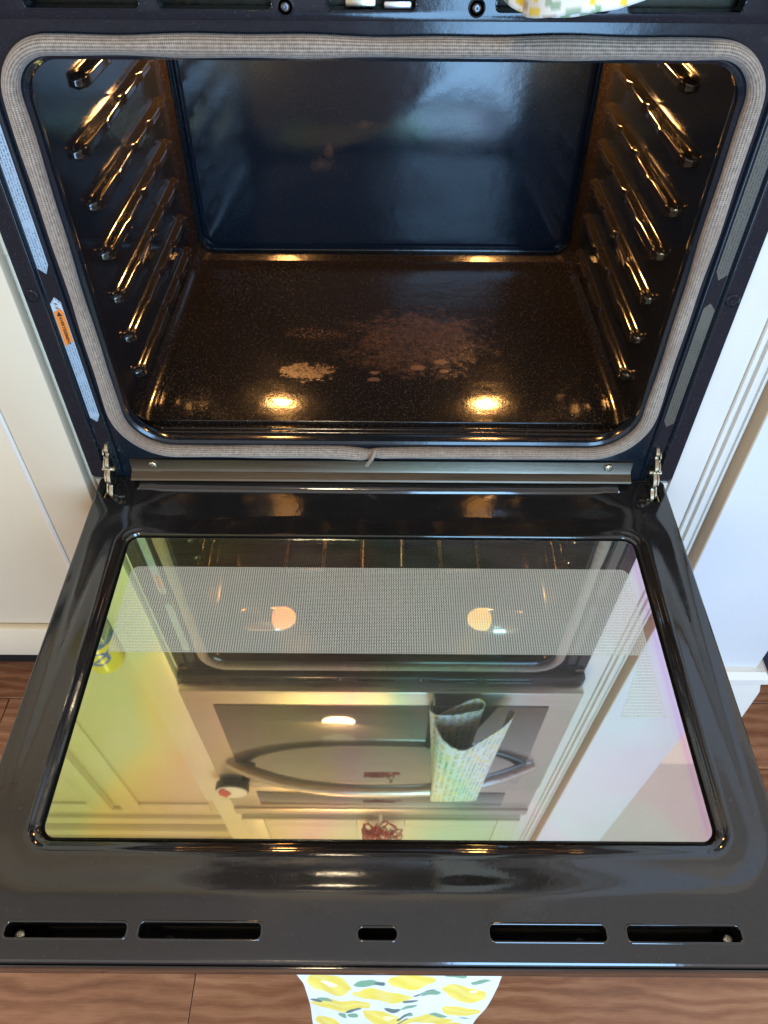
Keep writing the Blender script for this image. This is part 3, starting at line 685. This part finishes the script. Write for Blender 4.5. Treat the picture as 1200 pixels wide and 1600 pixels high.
# handles: bowed bars (upper one seen in the glass, lower one under the door)
def handle(parent, name, zc, y_end, y_mid, half, flip=None):
    pts = []
    for i in range(25):
        u = -1 + 2 * i / 24; pts.append((u * half, y_mid + (y_end - y_mid) * abs(u) ** 2.6, zc))
    if flip: pts = [flip(p) for p in pts]
    return tube(name, pts, .0135, 'bar', parent, 14)
handle(door, 'handle', 0, 0, 0, .30, lambda p: (p[0], -.513, -.080 - .012 * (1 - abs(p[0] / .30) ** 2.6)))

# --- vent strip between the ovens
vent = box('vent_trim', -.3735, .3735, -.016, -.0012, .5072, .5325, 'frame', oven, .0012)
cutters = []
for a, b in ((-.280, -.190), (-.176, -.087), (-.0445, .0255), (.0875, .176), (.190, .280)):
    cutters.append(mobj('cutter', prism2('cutter', rrect(a, b, .5142, .5262, .0035, 6), -.03, .012, 'XZ'), 'dark', oven))
cut(vent, cutters)
box('vent_duct', -.36, .36, .004, .03, .509, .531, 'duct', oven, 0)
for a, b in ((-.280, -.190), (-.176, -.087), (-.0445, .0255), (.0875, .176), (.190, .280)):
    tube('vent_rim', [(p[0], -.0161, p[1]) for p in rrect(a, b, .5142, .5262, .0035, 6, 3)], .0008, 'frame', vent, 6, True)
box('latch_plate', -.030, -.006, -.012, -.004, .5155, .5215, 'zinc', vent, .0012)
box('latch_plate', .000, .022, -.014, -.006, .5150, .5205, 'steel', vent, .0018)
for x in (-.0765, .0725):
    lathe('screw_collar', [(.0068, 0), (.0068, .0008), (.0055, .0014), (.0052, -.0005), (.0001, -.0005)], 'frame', vent, (x, -.0160, .5168), 'Y', 20)
    screw('screw', (x, -.0158, .5168), vent, r=.0038)
# --- upper door and control panel
ud = box('upper_door', -.3735, .3735, -.034, -.0015, .5335, 1.040, 'steel', oven, .003)
box('upper_glass', -.318, .318, -.0362, -.0343, .588, 1.005, 'uglass', ud, .0008)
handle(ud, 'handle', .885, -.034, -.094, .335)
cp = box('control_panel', -.3735, .3735, -.030, -.0015, 1.052, 1.20, 'steel', oven, .003)
box('display_glass', -.30, .30, -.0318, -.0303, 1.085, 1.175, 'uglass', cp, .0006)
box('top_trim', -.3735, .3735, -.034, -.0015, 1.205, 1.245, 'steel', oven, .003)

# ================================================================== things on and around it
# lemon tea towel on the lower handle
UN, VN = 260, 230
u = np.linspace(0, 1, UN); v = np.linspace(0, 1, VN); Ug, Vg = np.meshgrid(u, v)
HY, HZ = -.5165, -.1145; rad = .0135
def towel_pt(uu, vv):
    Lb, arc, Lf = .10, math.pi * rad, .30
    s = vv * (Lb + arc + Lf)
    x = -.0755 + .1900 * uu
    if s < Lb: y, z = HY + rad, HZ - (Lb - s)
    elif s < Lb + arc: a = (s - Lb) / rad; y, z = HY + rad * math.cos(a), HZ + rad * math.sin(a)
    else:
        d = s - Lb - arc; y, z = HY - rad, HZ - d
        k = min(1, d / .06)
        y += k * .45 * (.0055 * math.sin(uu * 9 + .6 + d * 2) + .0035 * math.sin(uu * 19 + d * 9) + .0025 * math.sin(d * 40 + uu * 5) + .0012 * math.sin(uu * 44 - d * 25))
        x += k * .003 * math.sin(d * 17) + d * .06 * (uu - .45) * -.5
    return x, y, z, s - Lb - arc
pts = np.array([[towel_pt(a, b) for a in u] for b in v])
def paint_lemon(X, Z):
    col = np.tile(np.array([.72, .71, .69]), (X.size, 1)); x = X.ravel(); z = Z.ravel()
    col *= (1 + .03 * np.sin(x * 900) * np.sin(z * 700))[:, None]
    wx = .0009 * np.sin(z * 210 + x * 90) + .0006 * np.sin(x * 430 + 2); wz = .0013 * np.sin(x * 150 + 1) + .0010 * np.sin(z * 310 + x * 250)
    sc = .000170; zs = .00084
    def P(cx, cy): return (-.085 + cx * (.19 / 1120) - (cy - 100) * .00004 * (1 - cx / 560), -.093 - (cy - 100) * zs)
    def blob(cx, cy, L, Wd, ang, c, e=2.6, c2=None):
        px, pz = P(cx, cy); dx = x + wx - px; dz = z + wz - pz; a = math.radians(ang); k = zs / sc
        # the photograph's slant is steepened by the foreshortening of the hanging cloth
        a2 = math.atan(math.tan(a) * k); l2 = L * sc / 2 * math.hypot(math.cos(a), math.sin(a) * k) ; w2 = Wd * zs / 2 * (abs(math.cos(a)) ** 1.5)
        p = (dx * math.cos(a2) + dz * math.sin(a2)) / l2; q = (-dx * math.sin(a2) + dz * math.cos(a2)) / w2
        d = np.abs(p) ** e + np.abs(q) ** e; m = np.clip((1.08 - d) / .16, 0, 1)[:, None]
        cc = np.array(c)
        if c2 is not None: 
            w = np.clip(.5 + .5 * np.sin(p * 5 + q * 4 + 1) , 0, 1)[:, None]; cc = cc * (1 - w * .6) + np.array(c2) * w * .6
        col[:] = col * (1 - m) + cc * m
    Y1, Y2 = (.78, .56, .035), (.84, .67, .16)
    for L in ((235, 195, 250, 88, 0), (690, 165, 265, 52, 0), (530, 232, 285, 60, -10), (295, 300, 245, 72, 14), (985, 238, 225, 78, 4), (535, 355, 220, 74, 3), (985, 325, 180, 58, 8), (680, 398, 150, 52, 0),
              (820, 388, 150, 62, -22), (210, 405, 160, 56, 0), (965, 102, 170, 34, 0), (60, 470, 200, 70, 6), (470, 470, 220, 75, -8), (960, 440, 200, 70, 8)): blob(*L, Y1, 2.4, Y2)
    blob(235, 195, 60, 18, 10, (.93, .88, .62)); blob(570, 345, 60, 14, 20, (.90, .80, .35)); blob(1030, 222, 50, 14, 0, (.9, .85, .5))
    D, G = (.055, .115, .105), (.14, .30, .16)
    for L, c in (((280, 102, 56, 16, 0), D), ((380, 113, 46, 42, 0), G), ((655, 104, 68, 22, 4), D), ((445, 178, 125, 24, 10), G), ((512, 175, 44, 16, -6), D), ((920, 150, 112, 20, 3), G), ((1058, 172, 68, 30, -6), G),
                 ((725, 228, 64, 12, 3), D), ((800, 246, 90, 20, -22), G), ((790, 228, 90, 7, -8), D), ((685, 265, 56, 22, 14), D), ((590, 305, 66, 20, -14), D), ((680, 299, 110, 14, 7), G), ((210, 278, 82, 22, 9), G),
                 ((155, 285, 58, 12, -24), D), ((365, 330, 110, 13, 9), D), ((305, 355, 48, 26, 0), G), ((365, 357, 50, 26, 4), G), ((655, 347, 84, 12, 20), D), ((695, 349, 34, 14, 4), G), ((858, 356, 84, 24, -8), G),
                 ((1010, 372, 36, 20, 10), G), ((640, 378, 74, 10, 18), D)): blob(*L, c, 2.0)
    return np.clip(col, 0, 1)
colr = paint_lemon(pts[:, :, 0], HZ - pts[:, :, 3])
def grid_mesh(name, P3, col):
    nv, nu = P3.shape[:2]
    me = pyd(name, P3.reshape(-1, 3), [(j * nu + i, j * nu + i + 1, (j + 1) * nu + i + 1, (j + 1) * nu + i) for j in range(nv - 1) for i in range(nu - 1)])
    ca = me.color_attributes.new('print', 'FLOAT_COLOR', 'POINT'); ca.data.foreach_set('color', np.concatenate([col, np.ones((len(col), 1))], 1).astype(np.float32).ravel()); return me
lt = mobj('tea_towel', grid_mesh('tea_towel', pts[:, :, :3], colr), 'cloth', None, 180)
tag(lt, 'white tea towel printed with yellow lemons and green leaves, hanging under the open door', 'towel')
md = lt.modifiers.new('thick', 'SOLIDIFY'); md.thickness = .0016; md.offset = 0

# patterned towel folded over the upper handle, mirrored in the glass
def curve_pts(ctrl, n):
    C = np.array(ctrl, float); k = len(C); out = []
    for t in np.linspace(0, k - 1 - 1e-6, n):
        i = int(t); f = t - i; p0, p1, p2, p3 = C[max(0, i - 1)], C[i], C[min(k - 1, i + 1)], C[min(k - 1, i + 2)]
        out.append(.5 * (2 * p1 + (p2 - p0) * f + (2 * p0 - 5 * p1 + 4 * p2 - p3) * f * f + (3 * p1 - p0 - 3 * p2 + p3) * f ** 3))
    return np.array(out)
botc = curve_pts([(.094, -.045), (.088, -.062), (.098, -.078), (.13, -.080), (.16, -.072), (.183, -.062), (.19, -.050), (.176, -.045), (.14, -.060), (.105, -.078), (.098, -.096), (.112, -.124), (.145, -.138), (.18, -.118), (.225, -.086), (.245, -.064), (.238, -.052)], 300)
topc = curve_pts([(.112, -.078), (.109, -.080), (.112, -.082), (.13, -.0815), (.15, -.081), (.168, -.080), (.170, -.078), (.160, -.0775), (.14, -.0790), (.112, -.100), (.108, -.1065), (.115, -.1085), (.14, -.1085), (.165, -.108), (.19, -.107), (.205, -.105), (.206, -.103)], 300)
VN2 = 150; rows_ = []
for j in range(VN2):
    t = j / (VN2 - 1); k = t ** 1.3
    c = topc * (1 - k) + botc * k
    hem = .528 + .030 * np.clip((c[:, 0] - .15) / .07, 0, 1) ** 1.5 + .012 * np.clip((-.085 - c[:, 1]) / .05, 0, 1) + .003 * np.sin(np.linspace(0, 26, 300))
    z = .905 * (1 - t) + hem * t
    rows_.append(np.stack([c[:, 0], c[:, 1], z], 1))
P3 = np.array(rows_)
arc = np.concatenate([[0], np.cumsum(np.linalg.norm(np.diff(botc, axis=0), axis=1))])
AU, AV = np.meshgrid(arc, np.linspace(0, .38, VN2)); a_, b_ = AU.ravel(), AV.ravel()
pc = np.tile(np.array([.78, .77, .70]), (a_.size, 1))
bw, bh = .0155, .0092
rowi = np.floor(a_ / bw).astype(int); celli = np.floor((b_ + (rowi % 2) * .0046 + .002 * np.sin(a_ * 120)) / bh).astype(int)
fa = a_ / bw - rowi; fb = (b_ + (rowi % 2) * .0046 + .002 * np.sin(a_ * 120)) / bh - celli
pal = np.array([(.80, .60, .06), (.26, .40, .22), (.52, .40, .25), (.80, .60, .06), (.33, .44, .30), (.78, .77, .70)])
hsh = (rowi * 7 + celli * 13 + (rowi * celli) % 5) % 6
tall_ = (hsh % 2 == 0)
mk = np.where(tall_, (fa > .12) & (fa < .88) & (fb > .22) & (fb < .80), (fa > .30) & (fa < .66) & (fb > .08) & (fb < .95))
pc[mk] = pal[hsh[mk]]
ft = mobj('folded_towel', grid_mesh('folded_towel', P3, pc), 'cloth', None, 180)
tag(ft, 'white towel with green and yellow dashes, folded over the upper oven handle', 'towel')
md = ft.modifiers.new('thick', 'SOLIDIFY'); md.thickness = .0018; md.offset = 0

# can on the counter, seen only in the glass
n = 64; prof = [(.026, 0), (.031, .004), (.033, .010), (.033, .105), (.031, .115), (.027, .120), (.027, .123), (.024, .122), (.0005, .121)]
zz = np.concatenate([np.linspace(0, .12, 90)]); rings, cols = [], []
def rad_at(h): return float(np.interp(h, [0, .004, .010, .105, .115, .12], [.026, .031, .033, .033, .031, .027]))
for h in zz:
    ring_ = []
    for k in range(n):
        a = 2 * math.pi * k / n; rr = rad_at(h); ring_.append((rr * math.cos(a), rr * math.sin(a), h))
        c = (.80, .56, .04)
        s_ = (a - 4.9) * .033; q = h - .062
        ringd = math.hypot(s_ * 1.0, q * 1.1)
        if h < .032: c = (.06, .10, .30)
        if h < .02: c = (.05, .16, .12)
        if .016 < ringd < .023: c = (.10, .12, .42)
        if abs(q + s_ * .8 - .004) < .004 and ringd < .03: c = (.10, .12, .42)
        cols.append(c)
    rings.append(ring_)
V, F = loft(rings, True, True, True); me = pyd('drink_can', V, F)
ca = me.color_attributes.new('print', 'FLOAT_COLOR', 'POINT'); ca.data.foreach_set('color', np.concatenate([np.array(cols), np.ones((len(cols), 1))], 1).astype(np.float32).ravel())
can = mobj('drink_can', me, 'print', None, 40); can.location = (-.484, -.012, .3345)
tag(can, 'yellow and blue can on the counter, mirrored at the edge of the glass', 'can')
# round timer on the upper oven
tm = empty('kitchen_timer', (-.345, -.0345, 1.015), 'small round white and red timer, mirrored below the handle end', 'timer')
lathe('case', [(.036, 0), (.039, .004), (.039, .016), (.037, .020), (.0001, .020)], 'black', tm, (0, 0, 0), 'Y', 32)
lathe('dial', [(.036, .0202), (.0355, .0225), (.0001, .0235)], 'white', tm, (0, 0, 0), 'Y', 32)
flat('red_sector', [(0, 0)] + [(.031 * math.cos(R(a)), .031 * math.sin(R(a))) for a in range(120, 241, 12)], -.0246, -.0225, 'red', tm)
for x in (-.018, .018): tube('foot', [(x, -.010, .036), (x, -.010, .052)], .003, 'black', tm, 8)
# red ornament hanging from the knob
orn = empty('red_ornament', (.03, -.062, 1.40), 'red looped ornament hanging from the cabinet knob above the ovens', 'ornament')
tube('cord', [(0, .004, .008), (.004, 0, -.01), (-.006, 0, -.04), (-.02, 0, -.07)], .0012, 'red', orn, 6)
for k in range(13):
    a = random.uniform(0, 6.28); L = random.uniform(.03, .065); cx, cz = -.03 + random.uniform(-.03, .02), -.10 + random.uniform(-.03, .03)
    tube('loop', [(cx + L * .6 * math.cos(a + q) * (1 + .3 * math.sin(2 * q)), random.uniform(-.012, .012), cz + L * .6 * math.sin(a + q)) for q in np.linspace(0, 4.6, 12)], .0022, 'red', orn, 6)
